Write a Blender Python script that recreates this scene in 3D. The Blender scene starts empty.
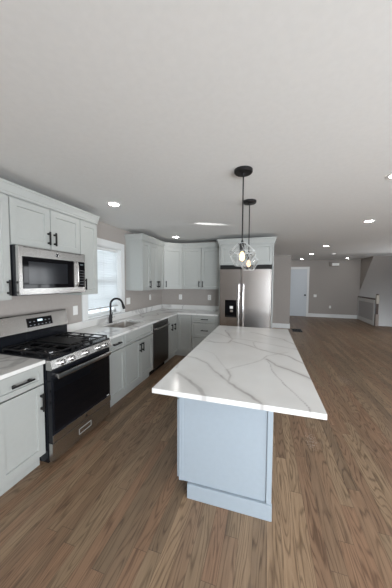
import bpy, bmesh, math, random
from mathutils import Vector, Matrix
PI = math.pi
scn = bpy.context.scene
C = bpy.data.collections.new('kitchen'); scn.collection.children.link(C)

# ------------------------------------------------------------------ camera
F = 233.7756
yaw, pitch, roll = .2896, -.0542, .0059
fw = Vector((-math.sin(yaw)*math.cos(pitch), math.cos(yaw)*math.cos(pitch), math.sin(pitch)))
rt = Vector((math.cos(yaw), math.sin(yaw), 0)); up = rt.cross(fw)
r2 = rt*math.cos(roll)+up*math.sin(roll); u2 = -rt*math.sin(roll)+up*math.cos(roll)
cd = bpy.data.cameras.new('camera'); cam = bpy.data.objects.new('camera', cd); scn.collection.objects.link(cam)
m = Matrix((r2, u2, -fw)).transposed().to_4x4(); m.translation = (2.3696, 0, 1.5615); cam.matrix_world = m
cd.sensor_fit = 'VERTICAL'; cd.sensor_height = 36; cd.lens = F*36/588; cd.clip_start = .02
scn.camera = cam

# ------------------------------------------------------------------ world, light, exposure
w = bpy.data.worlds.new('daylight'); scn.world = w; w.use_nodes = True
bg = w.node_tree.nodes['Background']; bg.inputs[0].default_value = (.80, .90, 1, 1); bg.inputs[1].default_value = 1.6
def area(name, loc, rot, sx, sy, e, col):
    l = bpy.data.lights.new(name, 'AREA'); l.shape = 'RECTANGLE'; l.size = sx; l.size_y = sy; l.energy = e; l.color = col
    o = bpy.data.objects.new(name, l); scn.collection.objects.link(o); o.location = loc; o.rotation_euler = rot; return o
# daylight outside the wide window behind the camera, the sink window and the unseen windows of the right wall
area('window_daylight', (4.9, -3.05, 1.25), (PI/2+.75, 0, 0), 3.4, 1.9, 390, (.88, .94, 1))
area('sink_window_daylight', (-.55, 3.05, 1.6), (0, -PI/2, 0), 1.1, 1.0, 5, (.92, .96, 1))
area('side_window_daylight', (7.75, -.3, 1.35), (0, PI/2+.62, 0), 1.7, 2.6, 165, (.97, .98, 1))
area('far_side_window_daylight', (7.75, 7.4, 1.45), (0, PI/2+.2, 0), 1.5, 1.5, 42, (.96, .98, 1))
# added spot lamp standing in for a reflected sun streak on the ceiling
sp = bpy.data.lights.new('added_glint_spot', 'SPOT'); sp.energy = 330; sp.spot_size = math.radians(5); sp.spot_blend = .5; sp.shadow_soft_size = .01
so = bpy.data.objects.new('added_glint_spot', sp); scn.collection.objects.link(so); so.location = (.03, 2.82, 1.98)
so.rotation_euler = (Vector((1.516, 3.54, 2.44))-so.location).to_track_quat('-Z', 'Y').to_euler()
vs = scn.view_settings; vs.view_transform = 'Standard'; vs.look = 'None'; vs.gamma = 1; vs.use_curve_mapping = False
vs.exposure = 0.32

# ------------------------------------------------------------------ materials
def mat(name, col, rough=.5, metal=0, spec=.5, coat=0):
    m = bpy.data.materials.new(name); m.use_nodes = True
    b = m.node_tree.nodes['Principled BSDF']
    b.inputs['Base Color'].default_value = (*col, 1); b.inputs['Roughness'].default_value = rough
    b.inputs['Metallic'].default_value = metal; b.inputs['Specular IOR Level'].default_value = spec
    b.inputs['Coat Weight'].default_value = coat
    return m
def nodes(m): return m.node_tree.nodes, m.node_tree.links, m.node_tree.nodes['Principled BSDF']
def speck(m, col, amp=.05, scale=(6, 6, 6), detail=3, bump=0, bscale=200):
    """slight procedural unevenness of the colour and an optional fine bump"""
    N, L, b = nodes(m)
    tc = N.new('ShaderNodeTexCoord'); mp = N.new('ShaderNodeMapping'); mp.inputs['Scale'].default_value = scale
    n = N.new('ShaderNodeTexNoise'); n.inputs['Detail'].default_value = detail
    r = N.new('ShaderNodeValToRGB')
    r.color_ramp.elements[0].position = .3; r.color_ramp.elements[1].position = .7
    r.color_ramp.elements[0].color = (*[c*(1-amp) for c in col], 1); r.color_ramp.elements[1].color = (*[min(1, c*(1+amp)) for c in col], 1)
    L.new(tc.outputs['Object'], mp.inputs[0]); L.new(mp.outputs[0], n.inputs['Vector']); L.new(n.outputs[0], r.inputs[0]); L.new(r.outputs[0], b.inputs['Base Color'])
    if bump:
        n2 = N.new('ShaderNodeTexNoise'); n2.inputs['Scale'].default_value = bscale; bp = N.new('ShaderNodeBump')
        bp.inputs['Strength'].default_value = bump; bp.inputs['Distance'].default_value = .002
        L.new(tc.outputs['Object'], n2.inputs['Vector']); L.new(n2.outputs[0], bp.inputs['Height']); L.new(bp.outputs[0], b.inputs['Normal'])
    return m
def paint(name, col, rough, amp=.02, bump=.05): return speck(mat(name, col, rough), col, amp, bump=bump)
M = {}
M['cab'] = paint('sage_grey_cabinet_paint', (.395, .408, .392), .38, .015, .03)
M['isl'] = paint('pale_blue_grey_island_paint', (.36, .42, .475), .45, .015, .03)
M['wall'] = paint('greige_wall_paint', (.37, .34, .315), .85, .02, .1)
M['ceil'] = paint('white_ceiling_paint', (.76, .76, .745), .9, .015, .1)
M['trim'] = paint('white_trim_paint', (.72, .73, .725), .45, .01, 0)
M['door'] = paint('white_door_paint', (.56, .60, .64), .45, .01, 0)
M['dark'] = mat('black_bronze_metal', (.014, .013, .013), .42, .2, .3)
M['black'] = mat('black_enamel', (.008, .009, .012), .22, 0, .3, 0)
M['glass_black'] = mat('black_glass', (.004, .004, .005), .05, 0, .2)
M['iron'] = mat('matt_cast_iron', (.010, .010, .011), .5, 0, .3)
M['plate'] = mat('white_plastic_plate', (.78, .78, .76), .4)
M['slot'] = mat('dark_slot', (.03, .03, .03), .6)
M['matt_black'] = mat('matt_black_strip', (.01, .01, .01), .8)
M['wood'] = speck(mat('dark_stained_handrail', (.07, .04, .03), .35), (.07, .04, .03), .3, (4, 30, 30))
M['display'] = mat('display_text', (.5, .6, .65), .4); 
b = M['display'].node_tree.nodes['Principled BSDF']; b.inputs['Emission Color'].default_value = (.6, .8, .9, 1); b.inputs['Emission Strength'].default_value = .8
def steel(name, col, rough, scale):
    m = mat(name, col, rough, 1); N, L, b = nodes(m)
    tc = N.new('ShaderNodeTexCoord'); mp = N.new('ShaderNodeMapping'); mp.inputs['Scale'].default_value = scale
    n = N.new('ShaderNodeTexNoise'); n.inputs['Scale'].default_value = 1; n.inputs['Detail'].default_value = 4
    mr = N.new('ShaderNodeMapRange'); mr.inputs[3].default_value = rough*.92; mr.inputs[4].default_value = rough*1.08
    bp = N.new('ShaderNodeBump'); bp.inputs['Strength'].default_value = .02; bp.inputs['Distance'].default_value = .0004
    L.new(tc.outputs['Object'], mp.inputs[0]); L.new(mp.outputs[0], n.inputs['Vector']); L.new(n.outputs[0], mr.inputs[0]); L.new(mr.outputs[0], b.inputs['Roughness'])
    L.new(n.outputs[0], bp.inputs['Height']); L.new(bp.outputs[0], b.inputs['Normal'])
    return m
M['steel'] = steel('brushed_stainless_horizontal', (.50, .49, .475), .26, (300, 6, 300))
M['steel_v'] = steel('brushed_stainless_door', (.41, .385, .365), .25, (40, 40, .6))
M['steel_dark'] = steel('dark_stainless', (.13, .125, .12), .30, (300, 6, 300))
M['chrome'] = mat('satin_chrome', (.75, .75, .75), .18, 1)

def floor_mat():
    m = mat('brown_oak_planks', (.2, .12, .08), .35); N, L, b = nodes(m)
    tc = N.new('ShaderNodeTexCoord'); sep = N.new('ShaderNodeSeparateXYZ'); L.new(tc.outputs['Object'], sep.inputs[0])
    def mth(op, a, bb=None):
        n = N.new('ShaderNodeMath'); n.operation = op
        for i, v in enumerate((a, bb)):
            if v is None: continue
            if isinstance(v, (int, float)): n.inputs[i].default_value = v
            else: L.new(v, n.inputs[i])
        return n.outputs[0]
    u = mth('DIVIDE', sep.outputs[0], .083); row = mth('FLOOR', u); fu = mth('FRACT', u)
    wn = N.new('ShaderNodeTexWhiteNoise'); wn.noise_dimensions = '1D'; L.new(row, wn.inputs['W'])
    off = mth('MULTIPLY', wn.outputs['Value'], 7.3)
    v = mth('DIVIDE', mth('ADD', sep.outputs[1], off), 1.15); pl = mth('FLOOR', v); fv = mth('FRACT', v)
    cmb = N.new('ShaderNodeCombineXYZ'); L.new(row, cmb.inputs[0]); L.new(pl, cmb.inputs[1])
    w2 = N.new('ShaderNodeTexWhiteNoise'); w2.noise_dimensions = '2D'; L.new(cmb.outputs[0], w2.inputs['Vector'])
    base = N.new('ShaderNodeValToRGB'); L.new(w2.outputs['Value'], base.inputs[0])
    e = base.color_ramp.elements; e[0].color = (.200, .138, .088, 1); e[1].color = (.325, .220, .136, 1); e[0].position = 0; e[1].position = 1
    for p, c in ((.35, (.268, .160, .098, 1)), (.7, (.254, .178, .112, 1))):
        x = base.color_ramp.elements.new(p); x.color = c
    # grain, stretched along the plank and shifted per plank
    sh = N.new('ShaderNodeCombineXYZ'); L.new(mth('MULTIPLY', w2.outputs['Value'], 40), sh.inputs[2]); L.new(mth('MULTIPLY', sep.outputs[0], 30), sh.inputs[0]); L.new(mth('MULTIPLY', sep.outputs[1], 2.6), sh.inputs[1])
    g = N.new('ShaderNodeTexNoise'); g.inputs['Scale'].default_value = 1.0; g.inputs['Detail'].default_value = 6; g.inputs['Roughness'].default_value = .65; g.inputs['Distortion'].default_value = .9
    L.new(sh.outputs[0], g.inputs['Vector'])
    mx = N.new('ShaderNodeMix'); mx.data_type = 'RGBA'; mx.blend_type = 'MULTIPLY'; mx.inputs[0].default_value = 1
    gr = N.new('ShaderNodeValToRGB'); gr.color_ramp.elements[0].position = .34; gr.color_ramp.elements[0].color = (.82, .80, .78, 1); gr.color_ramp.elements[1].position = .62; gr.color_ramp.elements[1].color = (1.10, 1.10, 1.09, 1)
    L.new(g.outputs[0], gr.inputs[0]); L.new(base.outputs[0], mx.inputs[6]); L.new(gr.outputs[0], mx.inputs[7])
    # cathedral figure: contour lines of a slow noise, plus fine open pores
    c2 = N.new('ShaderNodeCombineXYZ'); L.new(mth('MULTIPLY', w2.outputs['Value'], 90), c2.inputs[2]); L.new(mth('MULTIPLY', sep.outputs[0], 9), c2.inputs[0]); L.new(mth('MULTIPLY', sep.outputs[1], .9), c2.inputs[1])
    n2 = N.new('ShaderNodeTexNoise'); n2.inputs['Scale'].default_value = 1; n2.inputs['Detail'].default_value = 1.5; L.new(c2.outputs[0], n2.inputs['Vector'])
    ln = mth('ABSOLUTE', mth('SUBTRACT', mth('FRACT', mth('MULTIPLY', n2.outputs[0], 17)), .5))
    c3 = N.new('ShaderNodeCombineXYZ'); L.new(w2.outputs['Value'], c3.inputs[2]); L.new(mth('MULTIPLY', sep.outputs[0], 150), c3.inputs[0]); L.new(mth('MULTIPLY', sep.outputs[1], 7), c3.inputs[1])
    n3 = N.new('ShaderNodeTexNoise'); n3.inputs['Scale'].default_value = 1; n3.inputs['Detail'].default_value = 2; L.new(c3.outputs[0], n3.inputs['Vector'])
    wr = N.new('ShaderNodeValToRGB'); wr.color_ramp.elements[0].position = .02; wr.color_ramp.elements[0].color = (.48, .45, .43, 1); wr.color_ramp.elements[1].position = .24; wr.color_ramp.elements[1].color = (1, 1, 1, 1)
    L.new(mth('ADD', ln, mth('MULTIPLY', mth('SUBTRACT', n3.outputs[0], .45), .5)), wr.inputs[0])
    m2 = N.new('ShaderNodeMix'); m2.data_type = 'RGBA'; m2.blend_type = 'MULTIPLY'; m2.inputs[0].default_value = .85
    L.new(mx.outputs[2], m2.inputs[6]); L.new(wr.outputs[0], m2.inputs[7])
    # seams
    s1 = mth('LESS_THAN', fu, .022); s2 = mth('LESS_THAN', fv, .0022); sm = mth('MAXIMUM', s1, s2)
    m3 = N.new('ShaderNodeMix'); m3.data_type = 'RGBA'; L.new(mth('MULTIPLY', sm, .6), m3.inputs[0]); L.new(m2.outputs[2], m3.inputs[6]); m3.inputs[7].default_value = (.03, .018, .012, 1)
    # pale scuffs of plaster dust
    n4 = N.new('ShaderNodeTexNoise'); n4.inputs['Scale'].default_value = 60; n4.inputs['Detail'].default_value = 3; L.new(tc.outputs['Object'], n4.inputs['Vector'])
    tot = None
    for (sx, sy, rx, ry) in ((3.60, 4.18, .10, .22), (2.83, 2.46, .07, .16), (4.1, 2.9, .07, .16), (2.2, 1.05, .05, .05)):
        dx = mth('DIVIDE', mth('SUBTRACT', sep.outputs[0], sx), rx); dy = mth('DIVIDE', mth('SUBTRACT', sep.outputs[1], sy), ry)
        d = mth('ADD', mth('MULTIPLY', dx, dx), mth('MULTIPLY', dy, dy)); k = mth('MAXIMUM', mth('SUBTRACT', 1, d), 0)
        tot = k if tot is None else mth('ADD', tot, k)
    dust = mth('MULTIPLY', tot, mth('GREATER_THAN', n4.outputs[0], .55))
    m5 = N.new('ShaderNodeMix'); m5.data_type = 'RGBA'; L.new(mth('MINIMUM', mth('MULTIPLY', dust, .55), .5), m5.inputs[0]); L.new(m3.outputs[2], m5.inputs[6]); m5.inputs[7].default_value = (.42, .37, .32, 1)
    L.new(m5.outputs[2], b.inputs['Base Color'])
    rr = N.new('ShaderNodeMapRange'); rr.inputs[3].default_value = .30; rr.inputs[4].default_value = .48; L.new(g.outputs[0], rr.inputs[0]); L.new(rr.outputs[0], b.inputs['Roughness'])
    bp = N.new('ShaderNodeBump'); bp.inputs['Strength'].default_value = .25; bp.inputs['Distance'].default_value = .002
    L.new(mth('SUBTRACT', g.outputs[0], mth('MULTIPLY', sm, 1.0)), bp.inputs['Height']); L.new(bp.outputs[0], b.inputs['Normal'])
    return m
M['floor'] = floor_mat()

def quartz():
    m = mat('white_quartz_grey_veins', (.8, .8, .8), .16); N, L, b = nodes(m)
    tc = N.new('ShaderNodeTexCoord')
    n = N.new('ShaderNodeTexNoise'); n.inputs['Scale'].default_value = 1.6; n.inputs['Detail'].default_value = 3; n.inputs['Distortion'].default_value = .6
    L.new(tc.outputs['Object'], n.inputs['Vector'])
    s = N.new('ShaderNodeMath'); s.operation = 'SUBTRACT'; s.inputs[1].default_value = .5; L.new(n.outputs[0], s.inputs[0])
    a = N.new('ShaderNodeMath'); a.operation = 'ABSOLUTE'; L.new(s.outputs[0], a.inputs[0])
    r = N.new('ShaderNodeValToRGB'); r.color_ramp.elements[0].position = 0; r.color_ramp.elements[0].color = (.50, .49, .48, 1)
    r.color_ramp.elements[1].position = .028; r.color_ramp.elements[1].color = (.74, .735, .715, 1); L.new(a.outputs[0], r.inputs[0]); L.new(r.outputs[0], b.inputs['Base Color'])
    return m
M['quartz'] = quartz()
def quartz_island():
    m = mat('white_quartz_bold_veins', (.8, .8, .8), .14); N, L, b = nodes(m)
    at = N.new('ShaderNodeAttribute'); at.attribute_name = 'vein'
    tc = N.new('ShaderNodeTexCoord'); n = N.new('ShaderNodeTexNoise'); n.inputs['Scale'].default_value = 2.5; n.inputs['Detail'].default_value = 4; L.new(tc.outputs['Object'], n.inputs['Vector'])
    r = N.new('ShaderNodeValToRGB'); r.color_ramp.elements[0].position = .3; r.color_ramp.elements[0].color = (.73, .725, .71, 1); r.color_ramp.elements[1].position = .6; r.color_ramp.elements[1].color = (.80, .80, .79, 1); L.new(n.outputs[0], r.inputs[0])
    mx = N.new('ShaderNodeMix'); mx.data_type = 'RGBA'; L.new(at.outputs['Fac'], mx.inputs[0]); L.new(r.outputs[0], mx.inputs[6]); mx.inputs[7].default_value = (.30, .28, .27, 1)
    L.new(mx.outputs[2], b.inputs['Base Color']); return m
M['quartz_i'] = quartz_island()
def thin_glass(name, tint, ior=1.45, haze=0):
    m = bpy.data.materials.new(name); m.use_nodes = True; N = m.node_tree.nodes; L = m.node_tree.links; N.remove(N['Principled BSDF'])
    t = N.new('ShaderNodeBsdfTransparent'); t.inputs[0].default_value = (*tint, 1); g = N.new('ShaderNodeBsdfGlossy'); g.inputs['Roughness'].default_value = .03
    lw = N.new('ShaderNodeLayerWeight'); lw.inputs[0].default_value = .5; f = N.new('ShaderNodeMath'); f.operation = 'POWER'; L.new(lw.outputs['Facing'], f.inputs[0]); f.inputs[1].default_value = 3.0
    mr = N.new('ShaderNodeMapRange'); mr.inputs[3].default_value = .05; mr.inputs[4].default_value = .75; L.new(f.outputs[0], mr.inputs[0]); f = mr; mx = N.new('ShaderNodeMixShader'); L.new(f.outputs[0], mx.inputs[0]); L.new(t.outputs[0], mx.inputs[1]); L.new(g.outputs[0], mx.inputs[2])
    L.new(mx.outputs[0], N['Material Output'].inputs[0]); return m
M['glass'] = thin_glass('clear_glass', (.97, .98, .98))
M['shade'] = thin_glass('faceted_shade_glass', (.93, .94, .94), 1.7)
M['rim'] = mat('bright_glass_edge', (.6, .62, .62), .12, 0, .8)
def emit(name, col, s):
    m = mat(name, col, .5); b = m.node_tree.nodes['Principled BSDF']; b.inputs['Emission Color'].default_value = (*col, 1); b.inputs['Emission Strength'].default_value = s; return m
M['lens'] = emit('downlight_lens', (1, .97, .92), 30)
M['bulb'] = emit('warm_filament_bulb', (1, .60, .28), 2.6)
def slat_mat():
    m = mat('white_blind_slat', (.85, .86, .87), .5); N, L, b = nodes(m)
    t = N.new('ShaderNodeBsdfTranslucent'); t.inputs[0].default_value = (.88, .9, .9, 1); mx = N.new('ShaderNodeMixShader'); mx.inputs[0].default_value = .5
    L.new(b.outputs[0], mx.inputs[1]); L.new(t.outputs[0], mx.inputs[2]); L.new(mx.outputs[0], N['Material Output'].inputs[0]); return m
M['slat'] = slat_mat()

# ------------------------------------------------------------------ helpers
def BM(): return bmesh.new()
def bx(bm, x0, x1, y0, y1, z0, z1, bev=0):
    r = bmesh.ops.create_cube(bm, size=1); v = r['verts']
    for q in v: q.co = Vector(((x0+x1)/2+q.co.x*(x1-x0), (y0+y1)/2+q.co.y*(y1-y0), (z0+z1)/2+q.co.z*(z1-z0)))
    if bev: bmesh.ops.bevel(bm, geom=list({e for q in v for e in q.link_edges}), offset=bev, segments=2, affect='EDGES', profile=.6)
    return bm
def prism(bm, pts, ax, a0, a1):
    """polygon pts (two coordinates) extruded along axis ax from a0 to a1"""
    def mk(p, a):
        if ax == 'x': return (a, p[0], p[1])
        if ax == 'y': return (p[0], a, p[1])
        return (p[0], p[1], a)
    A = [bm.verts.new(mk(p, a0)) for p in pts]; B = [bm.verts.new(mk(p, a1)) for p in pts]
    bm.faces.new(A); bm.faces.new(B[::-1]); n = len(pts)
    for i in range(n): bm.faces.new((A[i], B[i], B[(i+1) % n], A[(i+1) % n]))
    bmesh.ops.recalc_face_normals(bm, faces=bm.faces); return bm
def lathe(bm, prof, seg=24, c=(0, 0, 0), axis='z'):
    rings = []
    for r, h in prof:
        ring = []
        for k in range(seg):
            a = 2*PI*k/seg; p = (r*math.cos(a), r*math.sin(a), h)
            if axis == 'x': p = (p[2], p[0], p[1])
            if axis == 'y': p = (p[0], p[2], p[1])
            ring.append(bm.verts.new(Vector(p)+Vector(c)))
        rings.append(ring)
    for a, b_ in zip(rings, rings[1:]):
        for k in range(seg): bm.faces.new((a[k], a[(k+1) % seg], b_[(k+1) % seg], b_[k]))
    for ring, fl in ((rings[0], 1), (rings[-1], 0)):
        bm.faces.new(ring[::-1] if fl else ring)
    bmesh.ops.recalc_face_normals(bm, faces=bm.faces); return bm
def tube(bm, pts, r, seg=10):
    pts = [Vector(p) for p in pts]; rings = []; prev = None
    for i, p in enumerate(pts):
        t = (pts[min(i+1, len(pts)-1)]-pts[max(i-1, 0)]).normalized()
        n = (prev - t*prev.dot(t)) if prev is not None else (Vector((0, 0, 1)).cross(t) if abs(t.z) < .9 else Vector((0, 1, 0)).cross(t))
        n.normalize(); prev = n; b_ = t.cross(n); rr = r[i] if isinstance(r, (list, tuple)) else r
        rings.append([bm.verts.new(p+(n*math.cos(2*PI*k/seg)+b_*math.sin(2*PI*k/seg))*rr) for k in range(seg)])
    for a, c in zip(rings, rings[1:]):
        for k in range(seg): bm.faces.new((a[k], a[(k+1) % seg], c[(k+1) % seg], c[k]))
    bm.faces.new(rings[0][::-1]); bm.faces.new(rings[-1]); bmesh.ops.recalc_face_normals(bm, faces=bm.faces); return bm
def obj(name, bm, m, parent=None, smooth=False):
    me = bpy.data.meshes.new(name); bm.to_mesh(me); bm.free(); me.materials.append(m)
    if smooth:
        for p in me.polygons: p.use_smooth = True
        me.set_sharp_from_angle(angle=math.radians(35))
    o = bpy.data.objects.new(name, me); C.objects.link(o)
    if parent: o.parent = parent
    return o
def tag(o, label, cat, group=None):
    o['label'] = label; o['category'] = cat
    if group: o['group'] = group
    return o
def thing(name, label, cat, loc=(0, 0, 0), rz=0, group=None):
    o = bpy.data.objects.new(name, None); o.empty_display_size = .1; C.objects.link(o); o.location = loc; o.rotation_euler = (0, 0, rz)
    return tag(o, label, cat, group)
def struct(name, bm, m, parent=None, smooth=False):
    o = obj(name, bm, m, parent, smooth)
    if not parent: o['kind'] = 'structure'
    return o
def copy_tree(o, parent=None):
    c = o.copy(); C.objects.link(c)
    if parent: c.parent = parent
    for ch in list(o.children): copy_tree(ch, c)
    return c

# ------------------------------------------------------------------ room shell
H, HF = 2.44, 2.54
KB, ST, FW, RW, SW = 5.117, 8.34, 11.5, 7.35, -2.6        # kitchen back wall, stub wall, far wall, right wall, wall behind the camera
KX = 6.2                                                   # line of the stair knee wall
bm = BM(); bx(bm, -.12, KX+.0, SW-.12, FW+.12, -.15, 0); bx(bm, KX, RW+.12, SW-.12, 9.86, -.15, 0); struct('floor', bm, M['floor'])
bm = BM(); bx(bm, -.12, RW+.12, SW-.12, ST, H, H+.25); bx(bm, -.12, RW+1.4, ST, FW+.12, HF, HF+.15); struct('ceiling', bm, M['ceil'])
WY0, WY1, WZ0, WZ1 = 2.66, 3.45, 1.02, 2.09               # sink window opening
bm = BM(); X0 = -.16
bx(bm, X0, 0, SW, WY0, 0, H); bx(bm, X0, 0, WY1, KB+.12, 0, H); bx(bm, X0, 0, WY0, WY1, 0, WZ0); bx(bm, X0, 0, WY0, WY1, WZ1, H)
struct('wall_left', bm, M['wall'])
struct('wall_back', bx(BM(), 0, 2.50, KB, KB+.12, 0, H), M['wall'])
struct('wall_stub', bx(BM(), 0, 3.157, ST, FW, 0, HF), M['wall'])
struct('wall_passage', bx(BM(), -.12, 0, KB+.12, FW, 0, H), M['wall'])
struct('wall_far', bx(BM(), 3.157, KX-.001, FW, FW+.12, 0, HF), M['wall'])
bm = BM(); bx(bm, KX-.12, KX-.001, FW+.121, 13.6, -1.8, HF); bx(bm, KX-.12, RW+1.32, 13.6, 13.7, -1.8, HF); bx(bm, RW+1.2, RW+1.32, 9.74, 13.6, -1.8, HF); bx(bm, RW+.121, RW+1.2, 9.74, 9.86, -1.8, HF); struct('wall_stairwell', bm, M['wall'])
bm = BM(); SY0, SY1, SZ0, SZ1 = -1.65, 1.05, .6, 2.3
bx(bm, RW, RW+.12, SW, SY0, 0, H); bx(bm, RW, RW+.12, SY1, 6.65, 0, H); bx(bm, RW, RW+.12, 8.15, 9.86, -1.8, HF); bx(bm, RW, RW+.12, 6.65, 8.15, 0, .7); bx(bm, RW, RW+.12, 6.65, 8.15, 2.15, H); bx(bm, RW, RW+.12, SY0, SY1, 0, SZ0); bx(bm, RW, RW+.12, SY0, SY1, SZ1, H)
struct('wall_right', bm, M['wall'])
bm = BM(); bx(bm, 0, 3.15, SW-.12, SW, 0, H); bx(bm, 6.65, RW, SW-.12, SW, 0, H); bx(bm, 3.15, 6.65, SW-.12, SW, 2.3, H); bx(bm, 3.15, 6.65, SW-.12, SW, 0, .3)
struct('wall_front', bm, M['wall'])
# windows behind and beside the camera
bm = BM()
for x in (3.16, 4.3, 5.48, 6.59): bx(bm, x, x+.06, SW-.1, SW-.03, .3, 2.3)
bx(bm, 3.16, 6.65, SW-.1, SW-.03, .3, .37); bx(bm, 3.16, 6.65, SW-.1, SW-.03, 2.23, 2.3)
struct('window_2', bm, M['trim'])
bm = BM()
for y in (SY0, -.33, SY1-.06): bx(bm, RW+.03, RW+.1, y, y+.06, SZ0, SZ1)
bx(bm, RW+.03, RW+.1, SY0, SY1, SZ0, SZ0+.06); bx(bm, RW+.03, RW+.1, SY0, SY1, SZ1-.06, SZ1)
struct('window_3', bm, M['trim'])
bm = BM()
for y in (6.65, 7.38, 8.09): bx(bm, RW+.03, RW+.1, y, y+.06, .7, 2.15)
for z in (.7, 1.4, 2.09): bx(bm, RW+.03, RW+.1, 6.65, 8.15, z, z+.06)
struct('window_4', bm, M['trim'])

# sink window
bm = BM(); K = .095
for (y0, y1, z0, z1) in ((WY0-K, WY0+.004, WZ0-.004, WZ1+K), (WY1-.004, WY1+K, WZ0-.004, WZ1+K), (WY0+.004, WY1-.004, WZ1-.004, WZ1+K)): bx(bm, .001, .02, y0, y1, z0, z1, .003)
for (y0, y1, z0, z1) in ((WY0, WY0+.015, WZ0, WZ1), (WY1-.015, WY1, WZ0, WZ1), (WY0, WY1, WZ1-.015, WZ1), (WY0, WY1, WZ0, WZ0+.015)): bx(bm, -.155, .001, y0, y1, z0, z1)
w1 = struct('window_1', bm, M['trim'])
struct('window_sill', bx(BM(), -.02, .035, WY0-K-.01, WY1+K+.01, WZ0-.024, WZ0-.005, .004), M['trim'], w1)
bm = BM()
for z0, z1, xx in ((WZ0+.015, 1.56, -.12), (1.54, WZ1-.015, -.145)):
    bx(bm, xx, xx+.025, WY0+.015, WY0+.05, z0, z1); bx(bm, xx, xx+.025, WY1-.05, WY1-.015, z0, z1)
    bx(bm, xx, xx+.025, WY0+.015, WY1-.015, z0, z0+.04); bx(bm, xx, xx+.025, WY0+.015, WY1-.015, z1-.04, z1)
    bx(bm, xx+.005, xx+.018, (WY0+WY1)/2-.01, (WY0+WY1)/2+.01, z0, z1); bx(bm, xx+.005, xx+.018, WY0+.02, WY1-.02, (z0+z1)/2-.01, (z0+z1)/2+.01)
struct('window_frame', bm, M['trim'], w1)
struct('window_pane', bx(BM(), -.134, -.130, WY0+.04, WY1-.04, WZ0+.04, WZ1-.04), M['glass'], w1)
bl = thing('window_blind', 'white horizontal slatted blind lowered almost to the sill of the sink window', 'blind', (-.055, 0, WZ0))
bm = BM(); z = 1.185
while z < WZ1-.07:
    r = bmesh.ops.create_cube(bm, size=1); T = Matrix.Translation((0, (WY0+WY1)/2, z-WZ0)) @ Matrix.Rotation(math.radians(56), 4, 'Y') @ Matrix.Diagonal((.05, WY1-WY0-.05, .003, 1))
    bmesh.ops.transform(bm, matrix=T, verts=r['verts']); z += .037
o = obj('slats', bm, M['slat'], bl)
obj('head_rail', bx(BM(), -.03, .03, WY0+.018, WY1-.018, WZ1-.062-WZ0, WZ1-.018-WZ0, .003), M['trim'], bl)
obj('bottom_rail', bx(BM(), -.025, .025, WY0+.025, WY1-.025, 1.135-WZ0, 1.155-WZ0, .003), mat('shaded_rail', (.45, .45, .44), .5), bl)
bm = BM()
for y in (WY0+.14, (WY0+WY1)/2, WY1-.14): tube(bm, [(.028, y, 1.15-WZ0), (.028, y, WZ1-.05-WZ0)], .0008, 6)
obj('ladder_cord', bm, M['plate'], bl)

# far door in the far wall, baseboards
bm = BM(); DX0, DX1, DZ = 3.38, 4.14, 2.13
bx(bm, DX1, DX1+.09, FW-.02, FW-.001, 0, DZ+.09, .003); bx(bm, DX0-.09, DX0, FW-.02, FW-.001, 0, DZ+.09, .003); bx(bm, DX0, DX1, FW-.02, FW-.001, DZ, DZ+.09, .003)
bx(bm, DX0-.09, DX1+.09, FW-.03, FW-.001, DZ+.09, DZ+.11, .003)
d1 = struct('door_1', bm, M['trim'])
def panel_face(bm, x0, x1, z0, z1, y, t, panels, rec=.011, bev=.012):
    """slab in the xz plane facing -y with recessed panels"""
    xs = sorted({x0, x1, *[p for q in panels for p in q[:2]]}); zs = sorted({z0, z1, *[p for q in panels for p in q[2:]]})
    for i in range(len(xs)-1):
        for j in range(len(zs)-1):
            hit = [q for q in panels if q[0] <= xs[i] and xs[i+1] <= q[1] and q[2] <= zs[j] and zs[j+1] <= q[3]]
            yy = y+rec if hit else y
            bx(bm, xs[i], xs[i+1], yy, y+t, zs[j], zs[j+1])
bm = BM(); xa, xb = DX0+.004, DX1-.004
panel_face(bm, xa, xb, .012, DZ-.004, FW-.016, .012, [(xa+.11, xb-.11, .24, .92), (xa+.11, xb-.11, 1.08, DZ-.13)])
for (a, b_) in ((.29, .87), (1.13, DZ-.18)): bx(bm, xa+.15, xb-.15, FW-.012, FW-.004, a, b_, .003)
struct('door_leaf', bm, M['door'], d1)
struct('door_handle', lathe(BM(), [(.034, 0), (.034, -.006), (.014, -.012), (.014, -.04), (.034, -.05), (.038, -.065), (.022, -.078)], 20, (xb-.07, FW-.0145, .97), 'y'), M['dark'], d1, True)
def bb(name, x0, x1, y0, y1): struct(name, bx(BM(), x0, x1, y0, y1, 0, .155, .004), M['trim'])
bb('baseboard_far', DX1+.092, KX-.056, FW-.018, FW-.001)
bb('baseboard_stub', 0.02, 3.172, ST-.018, ST-.001)
bb('baseboard_stub_side', 3.158, 3.175, ST+.001, FW-.03)
bb('baseboard_right', RW-.018, RW-.001, SW+.02, 9.8)
# stairs: drywalled flight overhead, knee wall, newel, steps going down
bm = BM(); prism(bm, [(13.5, -1.03), (13.5, -.7), (11.9, 1.1), (11.9, HF-.001), (10.30, HF-.001)], 'x', KX, RW+1.19); struct('wall_stair_enclosure', bm, M['wall'])
kn = struct('wall_knee', bx(BM(), KX-.05, KX+.05, 9.88, FW-.001, 0, .93), paint('grey_wainscot_paint', (.42, .42, .43), .5))
bm = BM(); y0, y1, x = 9.90, FW-.03, KX-.051
bx(bm, x-.012, x, y0, y1, 0, .16, .003); bx(bm, x-.010, x, y0, y1, .80, .93, .002)
for y in (y0, y1-.09): bx(bm, x-.010, x, y, y+.09, .16, .80, .002)
struct('wainscot_panel', bm, M['trim'], kn)
bm = BM(); k = y0+.09
while k < y1-.1: bx(bm, x-.004, x, k+.006, min(k+.072, y1-.09), .16, .80, .002); k += .078
struct('wainscot_boards', bm, paint('grey_board_paint', (.50, .50, .51), .5), kn)
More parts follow.
